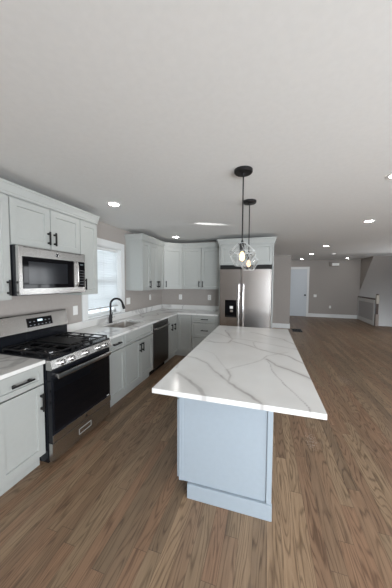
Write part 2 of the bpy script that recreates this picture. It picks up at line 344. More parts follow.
tag(obj('handrail', bx(BM(), KX-.07, KX+.07, 9.88, FW-.002, .931, .975, .012), M['wood']), 'dark stained wooden cap rail on the white knee wall by the stairs', 'handrail')
nw = thing('newel_post', 'newel post with pale square top at the end of the stair knee wall', 'post', (KX, 9.825, .001))
obj('shaft', bx(BM(), -.032, .032, -.032, .032, .36, .80, .006), M['wood'], nw)
obj('base', bx(BM(), -.05, .05, -.05, .05, 0, .42, .005), mat('taupe_newel_paint', (.30, .25, .22), .5), nw)
obj('cap_block', bx(BM(), -.048, .048, -.048, .048, .80, 1.10, .012), mat('beige_newel_block', (.42, .38, .32), .5), nw)
obj('finial', lathe(BM(), [(.03, 1.10), (.045, 1.115), (.045, 1.125), (.02, 1.15), (.002, 1.16)], 16), M['wood'], nw, True)
bm = BM()
for i in range(7): bx(bm, KX+.052, RW+1.17, 9.87+i*.235, 9.87+(i+1)*.235+.0, -.19*(i+1)-.15, -.19*(i+1))
struct('floor_stairs_down', bm, M['floor'])
prism(bm := BM(), [(9.88, .25), (9.88, -.14), (11.5, -1.45), (11.5, -1.05)], 'x', RW+1.175, RW+1.195); struct('trim_1', bm, M['wood'])

# ------------------------------------------------------------------ cabinets
T = .02
def handle_bm(L, vertical=True, x=0, y=0, z=0):
    """bar pull with two square posts; stands out along +x"""
    bm = BM(); r = .0065; h = L/2
    if vertical:
        bx(bm, x+.026, x+.038, y-r, y+r, z-h, z+h, .002)
        for s in (-1, 1): bx(bm, x, x+.030, y-.007, y+.007, z+s*h*.68-.009, z+s*h*.68+.009, .002)
    else:
        bx(bm, x+.026, x+.038, y-h, y+h, z-r, z+r, .002)
        for s in (-1, 1): bx(bm, x, x+.030, y+s*h*.68-.009, y+s*h*.68+.009, z-.007, z+.007, .002)
    return bm
def shaker(bm, x, y0, y1, z0, z1, rail=.057, rec=.012):
    """framed slab, back at x, face at x+T, with a recessed centre panel and a chamfered inner edge"""
    f = x+T; c = .004
    O = [(y0, z0), (y1, z0), (y1, z1), (y0, z1)]
    I = [(y0+rail, z0+rail), (y1-rail, z0+rail), (y1-rail, z1-rail), (y0+rail, z1-rail)]
    J = [(y0+rail+c, z0+rail+c), (y1-rail-c, z0+rail+c), (y1-rail-c, z1-rail-c), (y0+rail+c, z1-rail-c)]
    e = .0015
    O2 = [(y0+e, z0+e), (y1-e, z0+e), (y1-e, z1-e), (y0+e, z1-e)]
    loops = [[(x, *p) for p in O], [(f-e, *p) for p in O], [(f, *p) for p in O2], [(f, *p) for p in I], [(f-rec, *p) for p in J]]
    V = [[bm.verts.new(p) for p in l] for l in loops]
    for a, b_ in zip(V, V[1:]):
        for k in range(4): bm.faces.new((a[k], a[(k+1) % 4], b_[(k+1) % 4], b_[k]))
    bm.faces.new(V[0][::-1]); bm.faces.new(V[-1]); bmesh.ops.recalc_face_normals(bm, faces=bm.faces); return bm
HL = .13
def door_part(par, mt, x, y0, y1, z0, z1, hy=None, hz=None, rail=.057, L=HL, name='door'):
    d = obj(name, shaker(BM(), x, y0, y1, z0, z1, rail), mt, par)
    if hy is not None: obj('handle', handle_bm(L, True, x+T-.001, hy, hz), M['dark'], d, False)
    return d
def drawer_part(par, mt, x, y0, y1, z0, z1, handle=True, rail=.038, L=.15):
    d = obj('drawer', shaker(BM(), x, y0, y1, z0, z1, rail), mt, par)
    if handle: obj('handle', handle_bm(L, False, x+T-.001, (y0+y1)/2, (z0+z1)/2), M['dark'], d)
    return d
BX = .62     # depth of a base cabinet box; doors stand in front of it
def base_body(w_, open_top=False):
    bm = BM(); t = .018
    bx(bm, .02, BX-.022, 0, t, .11, .883); bx(bm, .02, BX-.022, w_-t, w_, .11, .883); bx(bm, BX-.06, BX-.001, t, t+.012, .3, .32); bx(bm, BX-.06, BX-.001, w_-t-.012, w_-t, .3, .32); bx(bm, .02, BX, t, w_-t, .11, .128); bx(bm, .005, .02, 0, w_, .0, .883)
    if not open_top: bx(bm, .02, BX-.03, t, w_-t, .865, .883)
    else: bx(bm, BX-.09, BX-.03, t, w_-t, .865, .883)
    bx(bm, .545, .563, 0, w_, 0, .11); return bm
g = .0045
# base cabinet left of the range
u = thing('base_cabinet', 'pale sage base cabinet at left edge, one drawer over one door, left of the range', 'cabinet', (0, 1.07, 0))
obj('body', base_body(.377), M['cab'], u)
drawer_part(u, M['cab'], BX, g, .377-g, .719, .875, L=.17); door_part(u, M['cab'], BX, g, .377-g, .125, .708, .377-.035, .575, L=.15)
# right of the range: drawer base
RY0, RY1 = 1.452, 2.214
u = thing('base_cabinet', 'narrow sage base cabinet with one drawer over one door, right beside the range', 'cabinet', (0, 2.222, 0))
w_ = 2.609-2.222-.002; obj('body', base_body(w_), M['cab'], u)
drawer_part(u, M['cab'], BX, g, w_-g, .719, .875, L=.16); door_part(u, M['cab'], BX, g, w_-g, .125, .708, None)
u = thing('sink_base_cabinet', 'wide sage sink base with two doors under one long false drawer front', 'cabinet', (0, 2.610, 0))
w_ = 3.392-2.610-.002; obj('body', base_body(w_, True), M['cab'], u)
drawer_part(u, M['cab'], BX, g, w_-g, .719, .875, False)
door_part(u, M['cab'], BX, g, w_/2-g/2, .125, .708, w_/2-.035, .60); door_part(u, M['cab'], BX, w_/2+g/2, w_-g, .125, .708, w_/2+.035, .60)
# between dishwasher and corner
u = thing('base_cabinet', 'slim sage one-door base cabinet just past the dishwasher', 'cabinet', (0, 4.008, 0))
w_ = .195; obj('body', base_body(w_), M['cab'], u); door_part(u, M['cab'], BX, g, w_-g, .125, .875, w_-.05, .67, rail=.045)
# corner susan: L-shaped box, two hinged doors
YC = KB-BX
u = thing('corner_base_cabinet', 'sage corner base cabinet with two bifold doors meeting in the inner corner', 'cabinet', (0, 0, 0))
y0 = 4.205; x1 = .945
bm = prism(BM(), [(.02, y0), (BX, y0), (BX, YC), (x1, YC), (x1, KB-.02), (.02, KB-.02)], 'z', .11, .883)
prism(bm, [(.02, y0), (.563, y0), (.563, YC+.057), (x1, YC+.057), (x1, KB-.02), (.02, KB-.02)], 'z', 0, .11)
obj('body', bm, M['cab'], u)
door_part(u, M['cab'], BX, y0+g, YC-.022, .125, .875, y0+.10, .66, rail=.045)
e = door_part(u, M['cab'], 0, .022, x1-BX-g, .125, .875); e.location = (BX, YC, 0); e.rotation_euler = (0, 0, -PI/2)
# drawer base on the back run
u = thing('drawer_cabinet', 'sage base cabinet of three stacked drawers on the back wall beside the refrigerator', 'cabinet', (.947, KB, 0), -PI/2)
w_ = 1.494-.947; obj('body', base_body(w_), M['cab'], u)
for (z0, z1) in ((.735, .875), (.435, .725), (.125, .425)): drawer_part(u, M['cab'], BX, g, w_-g, z0, z1, L=.15)

# dishwasher
u = thing('dishwasher', 'dark stainless dishwasher with bar handle between sink base and corner cabinets', 'dishwasher', (0, 3.395, 0))
w_ = .608; obj('body', bx(BM(), .05, .60, .004, w_-.004, .10, .87), M['black'], u)
obj('door', bx(BM(), .601, .645, .004, w_-.004, .115, .80, .006), M['steel_dark'], u)
obj('control_strip', bx(BM(), .601, .640, .004, w_-.004, .804, .876, .005), M['steel_dark'], u)
bm = BM(); tube(bm, [(.685, .05, .775), (.685, w_-.05, .775)], .011, 12)
for y in (.07, w_-.07): bx(bm, .642, .685, y-.01, y+.01, .765, .785, .003)
obj('handle', bm, M['steel'], u, True); obj('kick_plate', bx(BM(), .50, .56, .004, w_-.004, .0, .10), M['black'], u)

# counters
CZ0, CZ1, CX = .8845, .914, .66
def rloop(x0, x1, y0, y1, r, n=6):
    P = []
    for cx, cy, a0 in ((x1-r, y1-r, 0), (x0+r, y1-r, 90), (x0+r, y0+r, 180), (x1-r, y0+r, 270)):
        for k in range(n+1):
            a = math.radians(a0+90*k/n); P.append((cx+r*math.cos(a), cy+r*math.sin(a)))
    return P
def slab_with_hole(bm, outer, hole, z0, z1):
    top = []
    for L_ in ([outer] + ([hole] if hole else [])):
        vs_ = [bm.verts.new((x, y, z1)) for x, y in L_]
        top += [bm.edges.new((vs_[i], vs_[(i+1) % len(vs_)])) for i in range(len(vs_))]
    r = bmesh.ops.triangle_fill(bm, use_beauty=True, use_dissolve=False, edges=top)
    fs = [x for x in r['geom'] if isinstance(x, bmesh.types.BMFace)]
    r = bmesh.ops.extrude_face_region(bm, geom=fs)
    bmesh.ops.translate(bm, verts=[v for v in r['geom'] if isinstance(v, bmesh.types.BMVert)], vec=(0, 0, z0-z1))
    bmesh.ops.recalc_face_normals(bm, faces=bm.faces)
SX0, SX1, SYa, SYb = .125, .515, 2.775, 3.362
bm = BM()
slab_with_hole(bm, [(.003, 2.218), (CX, 2.218), (CX, KB-CX), (1.494, KB-CX), (1.494, KB-.003), (.003, KB-.003)], rloop(SX0, SX1, SYa, SYb, .035), CZ0, CZ1)
ct = tag(obj('countertop', bm, M['quartz']), 'long L-shaped white quartz worktop running from the range round the corner to the refrigerator', 'countertop')
bm = BM(); bx(bm, .003, .022, 2.218, WY0-K-.012, CZ1, 1.014, .002); bx(bm, .003, .022, WY0-K-.012, WY1+K+.012, CZ1, .994, .002); bx(bm, .003, .022, WY1+K+.012, KB-.003, CZ1, 1.014, .002); bx(bm, .022, 1.494, KB-.022, KB-.003, CZ1, 1.014, .002)
obj('backsplash', bm, M['quartz'], ct)
bm = BM(); bx(bm, .003, CX, 1.0, 1.447, CZ0, CZ1, .002); cl = tag(obj('countertop', bm, M['quartz']), 'short white quartz worktop at left edge, left of the range', 'countertop')
obj('backsplash', bx(BM(), .003, .022, 1.0, 1.447, CZ1, 1.014, .002), M['quartz'], cl)

# sink
u = thing('sink', 'stainless undermount sink bowl below the window', 'sink', (0, 0, 0))
bm = BM(); rings = []
for (d, z, r) in ((-.004, .883, .037), (0.003, .880, .035), (.006, .80, .035), (.014, .72, .04), (.045, .695, .03)):
    rings.append([bm.verts.new((x, y, z)) for x, y in rloop(SX0+d, SX1-d, SYa+d, SYb-d, r)])
for a, b_ in zip(rings, rings[1:]):
    for k in range(len(a)): bm.faces.new((a[k], a[(k+1) % len(a)], b_[(k+1) % len(a)], b_[k]))
bm.faces.new(rings[-1]); bmesh.ops.recalc_face_normals(bm, faces=bm.faces)
for f_ in bm.faces: f_.normal_flip()
o = obj('bowl', bm, steel('satin_sink_steel', (.62, .59, .56), .36, (60, 60, 60)), u, True)
obj('drain', lathe(BM(), [(.045, .6955), (.045, .699), (.03, .699), (.028, .6965)], 20, ((SX0+SX1)/2, (SYa+SYb)/2, 0)), M['chrome'], u, True)
# faucet
u = thing('faucet', 'black high-arc pull-down faucet behind the sink', 'faucet', (.085, 3.06, .9145), .25)
obj('base', lathe(BM(), [(.028, 0), (.028, .006), (.024, .01), (.022, .11), (.019, .12), (.0135, .13)], 20), M['dark'], u, True)
P = [(0, 0, .12), (0, 0, .28)]
for k in range(1, 14): a = PI*k/13*.94; P.append((.095-.095*math.cos(a), 0, .28+.095*math.sin(a)))
obj('spout', tube(BM(), P, .0155, 12), M['dark'], u, True)
p, q = Vector(P[-1]), (Vector(P[-1])-Vector(P[-2])).normalized()
obj('spray_head', tube(BM(), [p, p+q*.02, p+q*.06, p+q*.085], [.017, .020, .022, .020], 12), M['dark'], u, True)
bm = tube(BM(), [(0, .02, .075), (0, .045, .078)], .014, 12); tube(bm, [(.0, .04, .08), (.012, .048, .16)], [.007, .006], 8); obj('lever', bm, M['dark'], u, True)

# ------------------------------------------------------------------ upper cabinets
UD, UZ0, UZ1, DT = .31, 1.395, 2.283, 2.252
def upper_body(w_, h, xf):
    bm = bx(BM(), .003, xf-.04, .001, w_-.001, 0, h)
    for (a, b_, c_, d_) in ((.001, .014, 0, h), (w_-.014, w_-.001, 0, h), (.014, w_-.014, 0, .012), (.014, w_-.014, h-.04, h)): bx(bm, xf-.04, xf, a, b_, c_, d_)
    return bm
def upper(name, label, y0, y1, z0, doors, grp=None):
    u = thing(name, label, 'cabinet', (0, y0, z0), 0, grp); w_ = y1-y0
    obj('body', upper_body(w_, UZ1-z0, UD), M['cab'], u)
    for (a, b_, hy, hz) in doors: door_part(u, M['cab'], UD, a+g, b_-g, .004, DT-z0, hy, hz)
    return u
upper('wall_cabinet', 'tall sage wall cabinet at left edge, left of the microwave', .99, 1.438, UZ0, [(0, .448, .448-.035, .105)])
w_ = 2.208-1.440
upper('wall_cabinet', 'short two-door sage wall cabinet directly above the microwave', 1.440, 2.208, 1.862, [(0, w_/2, w_/2-.032, .105), (w_/2, w_, w_/2+.036, .105)])
upper('wall_cabinet', 'narrow sage wall cabinet between the microwave and the window', 2.210, 2.490, UZ0, [(0, .28, .045, .125)])
yA = 3.607
upper('wall_cabinet', 'slim single-door sage wall cabinet right next to the window', yA, 3.900, UZ0, [(0, .293, .293-.035, .105)])
w_ = 4.505-3.902
upper('wall_cabinet', 'two-door sage wall cabinet on the window wall beside the corner cabinet', 3.902, 4.505, UZ0, [(0, w_/2, w_/2-.035, .105), (w_/2, w_, w_/2+.035, .105)])
u = thing('corner_wall_cabinet', 'sage diagonal corner wall cabinet with a single door', 'cabinet', (0, 0, UZ0))
cx, cy = .612, 4.507
obj('body', prism(BM(), [(.003, cy), (UD, cy), (cx, KB-UD), (cx, KB-.003), (.003, KB-.003)], 'z', 0, UZ1-UZ0), M['cab'], u)
A = Vector((UD, cy)); Bv = Vector((cx, KB-UD)); dl = (Bv-A).length; ang = math.atan2(-(Bv-A).x, (Bv-A).y)
e = door_part(u, M['cab'], 0.001, .012, dl-.012, .004, DT-UZ0, .05, .105); e.location = (A.x, A.y, 0); e.rotation_euler = (0, 0, ang)
u = thing('wall_cabinet', 'sage two-door wall cabinet on the back wall beside the refrigerator', 'cabinet', (.614, KB, UZ0), -PI/2)
w_ = 1.494-.614; obj('body', upper_body(w_, UZ1-UZ0, UD), M['cab'], u)
for (a, b_, hy) in ((0, w_/2, w_/2-.04), (w_/2, w_, w_/2+.04)): door_part(u, M['cab'], UD, a+g, b_-g, .004, DT-UZ0, hy, .105)
# refrigerator surround
FX0, FX1, FY = 1.497, 2.500, 4.492
u = thing('refrigerator_cabinet', 'sage cabinet with tall side panels built around and above the refrigerator', 'cabinet', (FX0, KB, 0), -PI/2)
D = KB-FY; w_ = FX1-FX0
for a in (0, w_-.02): obj('side_panel', bx(BM(), .003, D, a, a+.02, 0, UZ1, .001), M['cab'], u)
obj('body', bx(BM(), .003, D-.022, .021, w_-.021, 1.872, UZ1), M['cab'], u)
for (a, b_, hy) in ((.022, w_/2, w_/2-.045), (w_/2, w_-.022, w_/2+.045)): door_part(u, M['cab'], D-.021, a+g, b_-g, 1.878, DT, None, None, rail=.05)
# crown mouldings: profile swept along a path with outward normals
def crown(path, label, k_=1):
    prof = [(o_*k_, z) for o_, z in ((0, 0), (.004, 0), (.006, .022), (.012, .026), (.034, .080), (.042, .086), (.042, .104), (0, .104))]
    n = len(path); P = [Vector(p) for p in path]; rings = []
    bm = BM()
    for i, p in enumerate(P):
        if i == 0: t1 = t2 = (P[1]-p).normalized()
        elif i == n-1: t1 = t2 = (p-P[-2]).normalized()
        else: t1 = (p-P[i-1]).normalized(); t2 = (P[i+1]-p).normalized()
        n1, n2 = Vector((t1.y, -t1.x)), Vector((t2.y, -t2.x)); nb = (n1+n2).normalized(); k = 1/nb.dot(n1)
        rings.append([bm.verts.new((p.x+nb.x*o_*k, p.y+nb.y*o_*k, 2.262+z)) for o_, z in prof])
    for a, b_ in zip(rings, rings[1:]):
        for k in range(len(prof)): bm.faces.new((a[k], a[(k+1) % len(prof)], b_[(k+1) % len(prof)], b_[k]))
    bm.faces.new(rings[0]); bm.faces.new(rings[-1][::-1]); bmesh.ops.recalc_face_normals(bm, faces=bm.faces)
    return tag(obj('crown_moulding', bm, M['cab']), label, 'moulding')
f_ = UD+T+.002
crown([(f_, .99), (f_, 2.492), (.004, 2.492)], 'sage crown moulding along the cabinets over the microwave', .45)
crown([(.004, yA-.002), (f_, yA-.002), (f_, 4.5), (cx-.001+.008, KB-f_-.004), (1.455, KB-f_)], 'sage crown moulding bending round the corner cabinets right of the window', .7)
crown([(FX0-.002, KB-.36), (FX0-.002, FY-.003), (FX1+.002, FY-.003), (FX1+.002, KB-.004)], 'sage crown moulding on top of the refrigerator cabinet')
for c_ in C.objects:
    pass

# ------------------------------------------------------------------ refrigerator
u = thing('refrigerator', 'stainless side-by-side refrigerator with water dispenser in its left door', 'refrigerator', (1.525, 0, 0))
w_ = .945; yF = 4.405; sp_ = .408
obj('body', bx(BM(), .004, w_-.004, yF+.062, KB-.05, .02, 1.795, .004), M['black'], u)
obj('kick_grille', bx(BM(), .01, w_-.01, yF+.05, yF+.061, .02, .10), M['black'], u)
obj('hinge_cover', bx(BM(), .004, w_-.004, yF+.020, yF+.30, 1.796, 1.868, .004), M['matt_black'], u)  # matt black strip filling the gap between refrigerator top and cabinet
def fdoor(x0, x1):
    bm = bx(BM(), x0, x1, yF, yF+.058, .11, 1.79); es = [e for e in bm.edges if abs(e.verts[0].co.z-e.verts[1].co.z) > 1 and e.verts[0].co.y < yF+.01]
    bmesh.ops.bevel(bm, geom=es, offset=.018, segments=5, affect='EDGES'); return obj('door', bm, M['steel_v'], u, True)
dA = fdoor(.004, sp_-.003); dB = fdoor(sp_+.003, w_-.004)
def fhandle(x, par):
    bm = tube(BM(), [(x, yF-.05, .50), (x, yF-.055, .56), (x, yF-.055, 1.46), (x, yF-.05, 1.52)], .0125, 12)
    for z in (.55, 1.47): bx(bm, x-.009, x+.009, yF-.052, yF+.002, z-.02, z+.02, .003)
    obj('handle', bm, M['chrome'], par, True)
fhandle(sp_-.042, dA); fhandle(sp_+.042, dB)
dp = obj('dispenser', bx(BM(), .108, .328, yF-.004, yF+.004, .885, 1.215, .003), M['glass_black'], dA)
obj('dispenser_cradle', bx(BM(), .20, .26, yF-.012, yF-.003, 1.05, 1.10, .003), M['plate'], dp)
obj('dispenser_cradle', bx(BM(), .21, .262, yF-.012, yF-.003, .985, 1.03, .003), M['chrome'], dp)
obj('drip_tray', bx(BM(), .125, .31, yF-.020, yF-.003, .895, .91, .003), M['iron'], dp)

# ------------------------------------------------------------------ range
u = thing('gas_range', 'freestanding stainless and black gas range with five front knobs', 'range', (0, RY0, 0))
w_ = RY1-RY0
obj('body', bx(BM(), .03, .655, 0.0, w_, .03, .905, .003), M['black'], u)
for x in (.08, .60):
    for y in (.05, w_-.05): obj('foot', lathe(BM(), [(.018, 0.0005), (.018, .03)], 12, (x, y, 0)), M['black'], u)
bm = prism(BM(), [(.03, .9055), (.700, .9055), (.700, .915), (.690, .922), (.03, .922)], 'y', 0.0, w_); obj('cooktop', bm, M['black'], u)
# slanted control panel
obj('control_panel', prism(BM(), [(.656, .825), (.710, .825), (.722, .838), (.702, .905), (.656, .905)], 'y', .0, w_), M['steel'], u)
for y in (.10, .205, .381, .557, .662):
    k_ = thing_part = obj('knob', lathe(BM(), [(.028, 0), (.028, .006), (.021, .010), (.0195, .034), (.015, .037)], 20, (0, 0, 0), 'x'), M['chrome'], u, True)
    bx(bm := BM(), .036, .043, -.004, .004, -.018, .018, .001); obj('grip', bm, M['steel_dark'], k_)
    k_.location = (.7125, y, .868); k_.rotation_euler = (0, -.28, 0)
od = obj('oven_door', bx(BM(), .656, .700, .006, w_-.006, .205, .818, .004), M['black'], u)
obj('door_glass', bx(BM(), .700, .704, .03, w_-.03, .30, .735, .002), M['glass_black'], od)
obj('door_trim', bx(BM(), .700, .706, .006, w_-.006, .205, .272, .002), M['steel'], od)
bm = bx(BM(), .738, .758, .03, w_-.055, .752, .792, .008)
for y in (.05, w_-.075): bx(bm, .700, .742, y-.012, y+.012, .755, .788, .004)
obj('handle', bm, M['steel'], od, True)
lg = obj('logo', lathe(BM(), [(.012, .706), (.012, .708)], 16, (0, w_/2, .238), 'x'), M['steel_dark'], od)
obj('badge', bx(BM(), .704, .7055, w_-.07, w_-.035, .283, .293), M['plate'], od)
dr = obj('storage_drawer', bx(BM(), .656, .700, .006, w_-.006, .045, .198, .004), M['steel'], u)
bm = BM()
for (a, b_, c_, d_) in ((.29, .45, .146, .152), (.29, .45, .098, .104), (.29, .296, .098, .152), (.444, .45, .098, .152)): bx(bm, .700, .703, a, b_, c_, d_)
obj('drawer_pull', bm, mat('satin_pull_edge', (.40, .40, .39), .4), dr)
obj('drawer_pull_recess', bx(BM(), .700, .7015, .297, .443, .105, .145), M['steel'], dr)
# backguard
bg_ = obj('backguard', prism(BM(), [(.032, .923), (.105, .923), (.105, 1.045), (.032, 1.045)], 'y', 0.0, w_), M['black'], u)
obj('backguard_panel', prism(BM(), [(.034, 1.046), (.120, 1.046), (.128, 1.056), (.092, 1.212), (.082, 1.222), (.034, 1.222)], 'y', 0.0, w_), M['steel'], bg_)
def on_bg(x_, y0, y1, s0, s1, th):     # a plate on the slanted face, s from 0 at its foot to .16 at its top
    a = Vector((.128, 1.056)); d_ = (Vector((.092, 1.212))-a).normalized(); n_ = Vector((d_.y, -d_.x))
    P = [a+d_*s0+n_*x_, a+d_*s1+n_*x_, a+d_*s1+n_*(x_+th), a+d_*s0+n_*(x_+th)]
    return prism(BM(), [tuple(p) for p in P], 'y', y0, y1)
cp = obj('control_display', on_bg(.0, .27, .555, .035, .125, .002), M['glass_black'], bg_)
bm = on_bg(.002, .385, .44, .085, .105, .0006); me0 = obj('clock_digits', bm, M['display'], cp)
tm = mat('grey_touch_marks', (.35, .37, .4), .5)
for r_ in range(2):
    for k in range(6):
        if r_ and 2 <= k <= 3: continue
        y = .295+k*.043; obj('touch_key', on_bg(.002, y, y+.016, .05+r_*.035, .056+r_*.035, .0005), tm, cp)
# burners and grates
for (x, y, r) in ((.22, .17, .045), (.52, .17, .055), (.22, w_-.17, .038), (.52, w_-.17, .05), (.37, w_/2, .05)):
    bn = obj('burner', lathe(BM(), [(r, .9225), (r, .930), (r*.8, .934)], 20, (x, y, 0)), M['chrome'], u, True)
    obj('burner_cap', lathe(BM(), [(r*.78, .9345), (r*.78, .941), (r*.5, .944)], 20, (x, y, 0)), M['iron'], bn, True)
for gi, (a, b_) in enumerate(((.02, .262), (.266, w_-.266), (w_-.262, w_-.02))):
    bm = BM(); x0, x1 = .135, .675; h = .006; z0, z1 = .945, .957
    for x in (x0, x1): bx(bm, x-h, x+h, a, b_, z0, z1, .002)
    for y in (a+h, b_-h): bx(bm, x0, x1, y-h, y+h, z0, z1, .002)
    ym = (a+b_)/2
    bx(bm, x0, x1, ym-h, ym+h, z0, z1, .002)
    for x in (.22, .37, .52): bx(bm, x-h, x+h, a, b_, z0, z1, .002)
    for x in (x0, x1, .37):
        for y in (a+h, b_-h): bx(bm, x-h, x+h, y-h, y+h, .9225, z0, .001)
    obj('grate', bm, M['iron'], u)
obj('griddle_plate', bx(BM(), .17, .62, .29, w_-.29, .9575, .966, .003), M['iron'], u)

# ------------------------------------------------------------------ microwave
u = thing('microwave', 'stainless over-the-range microwave with black glass door mounted above the range', 'microwave', (0, 1.441, 1.428))
w_ = .752; h_ = .430
obj('case', bx(BM(), .004, .368, 0, w_, 0, h_, .003), M['black'], u)
ft = obj('front_panel', bx(BM(), .369, .405, .003, w_-.003, .004, h_-.002, .006), M['steel'], u)
dg = obj('door_window', bx(BM(), .405, .409, 0.036, .585, .062, .338, .003), M['glass_black'], ft)
obj('window_screen', bx(BM(), .409, .410, .085, .50, .10, .298), mat('grey_window_mesh', (.014, .015, .018), .10, 0, .3), dg)
obj('control_pad', bx(BM(), 0.405, .409, .640, .738, .062, .338, .003), M['glass_black'], ft)
km = mat('grey_keypad_marks', (.07, .075, .08), .5)
for r_ in range(6): obj('keypad_row', bx(BM(), .409, .4094, .662, .718, .09+r_*.03, .096+r_*.03), km, ft)
obj('display_digits', bx(BM(), .409, .4095, .67, .715, .30, .315), mat('dim_display', (.08, .1, .105), .5), ft)
bm = tube(BM(), [(.405, .610, .075), (.432, .610, .085), (.440, .610, .12), (.440, .610, .29), (.432, .610, .325), (.405, .610, .335)], .008, 12)
obj('handle', bm, M['steel'], ft, True)
lo = obj('logo', lathe(BM(), [(.017, .405), (.017, .4075)], 20, (0, .385, .378), 'x'), M['glass_black'], ft)
bm = BM(); P = [(.408, .385+.0125*math.cos(a), .378+.0125*math.sin(a)) for a in [2*PI*k/20 for k in range(21)]]; tube(bm, P, .0012, 6)
obj('logo_ring', bm, M['chrome'], lo)
bm = BM()
for k in range(14): bx(bm, .395, .4065, .05+k*.046, .087+k*.046, h_-.016, h_-.010)
obj('vent_grille', bm, M['slot'], ft)
obj('bottom_light', bx(BM(), .12, .20, .3, .46, -.004, 0.0, .001), M['plate'], u)

# ------------------------------------------------------------------ island
IX0, IX1, IY0, IY1 = 1.722, 2.672, 1.251, 3.379
u = thing('kitchen_island', 'pale blue grey kitchen island cabinet under the long quartz slab', 'island', (1.792, 1.53, 0))
iw, il = 2.434-1.792, 1.70
bm = BM(); bx(bm, 0, iw-.012, .012, il-.012, .11, .883); bx(bm, .075, iw-.012, .012, il-.012, 0, .11); obj('body', bm, M['isl'], u)
bm = BM(); bx(bm, 0, .004, 0, .012, .115, .883); bx(bm, .004, iw-.036, .004, .012, .115, .883); bx(bm, 0, .012, -.001, .010, .115, .883)
bx(bm, .012, .030, .001, .008, .115, .883, .001)
obj('end_panel', bm, M['isl'], u)
obj('corner_post', bx(BM(), iw-.034, iw, -.004, .03, .11, .883, .002), M['isl'], u)
obj('plinth', bx(BM(), .065, iw+.004, -.010, .011, 0, .109, .003), M['isl'], u)
obj('back_panel', bx(BM(), iw-.012, iw, .031, il-.012, .0, .883), M['isl'], u)
obj('far_end_panel', bx(BM(), 0, iw, il-.012, il, .11, .883), M['isl'], u)
for k, (a, b_) in enumerate(((.014, .56), (.564, 1.11), (1.114, il-.014))):
    for (z0, z1, nm) in ((.719, .875, 'drawer'), (.125, .708, 'door')):
        d = obj(nm, shaker(BM(), 0, -b_, -a, z0, z1, .04 if nm == 'drawer' else .057), M['isl'], u); d.rotation_euler = (0, 0, PI)
        obj('handle', handle_bm(.15, nm == 'door', T-.001, -(a+b_)/2 if nm == 'drawer' else -b_+.04, .795 if nm == 'drawer' else .58), M['dark'], d)
# island top with its veins
VE = [(.020, .75, [(1.784, 1.518), (1.905, 1.412), (1.992, 1.324), (2.057, 1.239)]),
(.010, .6, [(1.682, 1.896), (1.795, 1.867), (1.917, 1.787), (2.024, 1.639), (2.085, 1.562)]),
(.015, .8, [(2.085, 1.562), (2.13, 1.505), (2.214, 1.425), (2.303, 1.332), (2.373, 1.236)]),
(.010, .7, [(2.115, 1.696), (2.142, 1.605), (2.146, 1.495)]),
(.009, .7, [(1.747, 2.45), (1.909, 2.402), (2.001, 2.431), (2.02, 2.647), (1.953, 2.818), (1.871, 3.074)]),
(.008, .75, [(2.036, 2.5), (2.253, 2.359), (2.356, 2.283), (2.464, 2.217), (2.576, 2.161), (2.68, 2.00)]),
(.007, .6, [(2.243, 2.54), (2.272, 2.399), (2.313, 2.301)]),
(.014, .75, [(2.384, 2.016), (2.452, 1.887), (2.557, 1.821), (2.68, 1.67)]),
(.0035, .7, [(2.384, 1.976), (2.48, 1.602), (2.588, 1.291), (2.579, 1.216)]),
(.005, .5, [(2.117, 1.687), (2.254, 1.861), (2.413, 2.115), (2.577, 2.279)]),
(.009, .7, [(2.20, 3.05), (2.248, 3.022), (2.423, 2.871), (2.571, 2.781), (2.68, 2.58)]),
(.005, .5, [(1.54, 2.79), (1.721, 2.55), (1.863, 2.387)]), (.005, .5, [(1.61, 1.97), (1.70, 1.776), (1.75, 1.60)]),
(.008, .5, [(1.72, 2.9), (1.85, 2.82), (2.02, 2.66), (2.2, 2.62), (2.4, 2.52), (2.68, 2.38)]),
(.004, .4, [(1.74, 2.15), (1.93, 2.05), (2.117, 1.687)])]
from mathutils import noise
NX, NY = 150, 330; bm = BM(); G = []
def vein(x, y):
    x += .022*noise.noise((x*5, y*5, 1.3))+.006*noise.noise((x*22, y*22, 4)); y += .022*noise.noise((x*5, y*5, 7.7))+.006*noise.noise((x*22, y*22, 9)); best = 0
    for wd, st, pl in VE:
        wd *= 1.45
        for (ax, ay), (bx_, by_) in zip(pl, pl[1:]):
            dx, dy = bx_-ax, by_-ay; t = max(0, min(1, ((x-ax)*dx+(y-ay)*dy)/(dx*dx+dy*dy))); d = math.hypot(x-ax-t*dx, y-ay-t*dy)
            if d < wd*2.2:
                core = max(0, 1-(d/max(wd*.5, .003))**2); hal = max(0, 1-d/(wd*2.2))*.35
                best = max(best, st*min(1, core*.95+hal))
    return best*(.75+.5*noise.noise((x*9, y*9, 2)))
lay = bm.verts.layers.float.new('vein')
for j in range(NY+1):
    row = []
    for i in range(NX+1):
        x = IX0+(IX1-IX0)*i/NX; y = IY0+(IY1-IY0)*j/NY; v = bm.verts.new((x, y, CZ1)); v[lay] = max(0, min(1, vein(x, y))); row.append(v)
    G.append(row)
for j in range(NY):
    for i in range(NX): bm.faces.new((G[j][i], G[j][i+1], G[j+1][i+1], G[j+1][i]))
ring = [G[0][i] for i in range(NX)]+[G[j][NX] for j in range(NY)]+[G[NY][i] for i in range(NX, 0, -1)]+[G[j][0] for j in range(NY, 0, -1)]
lo_ = []
for v in ring:
    n_ = bm.verts.new((v.co.x, v.co.y, CZ0)); n_[lay] = v[lay]; lo_.append(n_)
for k in range(len(ring)): bm.faces.new((ring[k], lo_[k], lo_[(k+1) % len(ring)], ring[(k+1) % len(ring)]))
bm.faces.new(lo_); bmesh.ops.recalc_face_normals(bm, faces=bm.faces)
tag(obj('island_countertop', bm, M['quartz_i']), 'large white quartz slab with bold grey veins on the kitchen island', 'countertop')

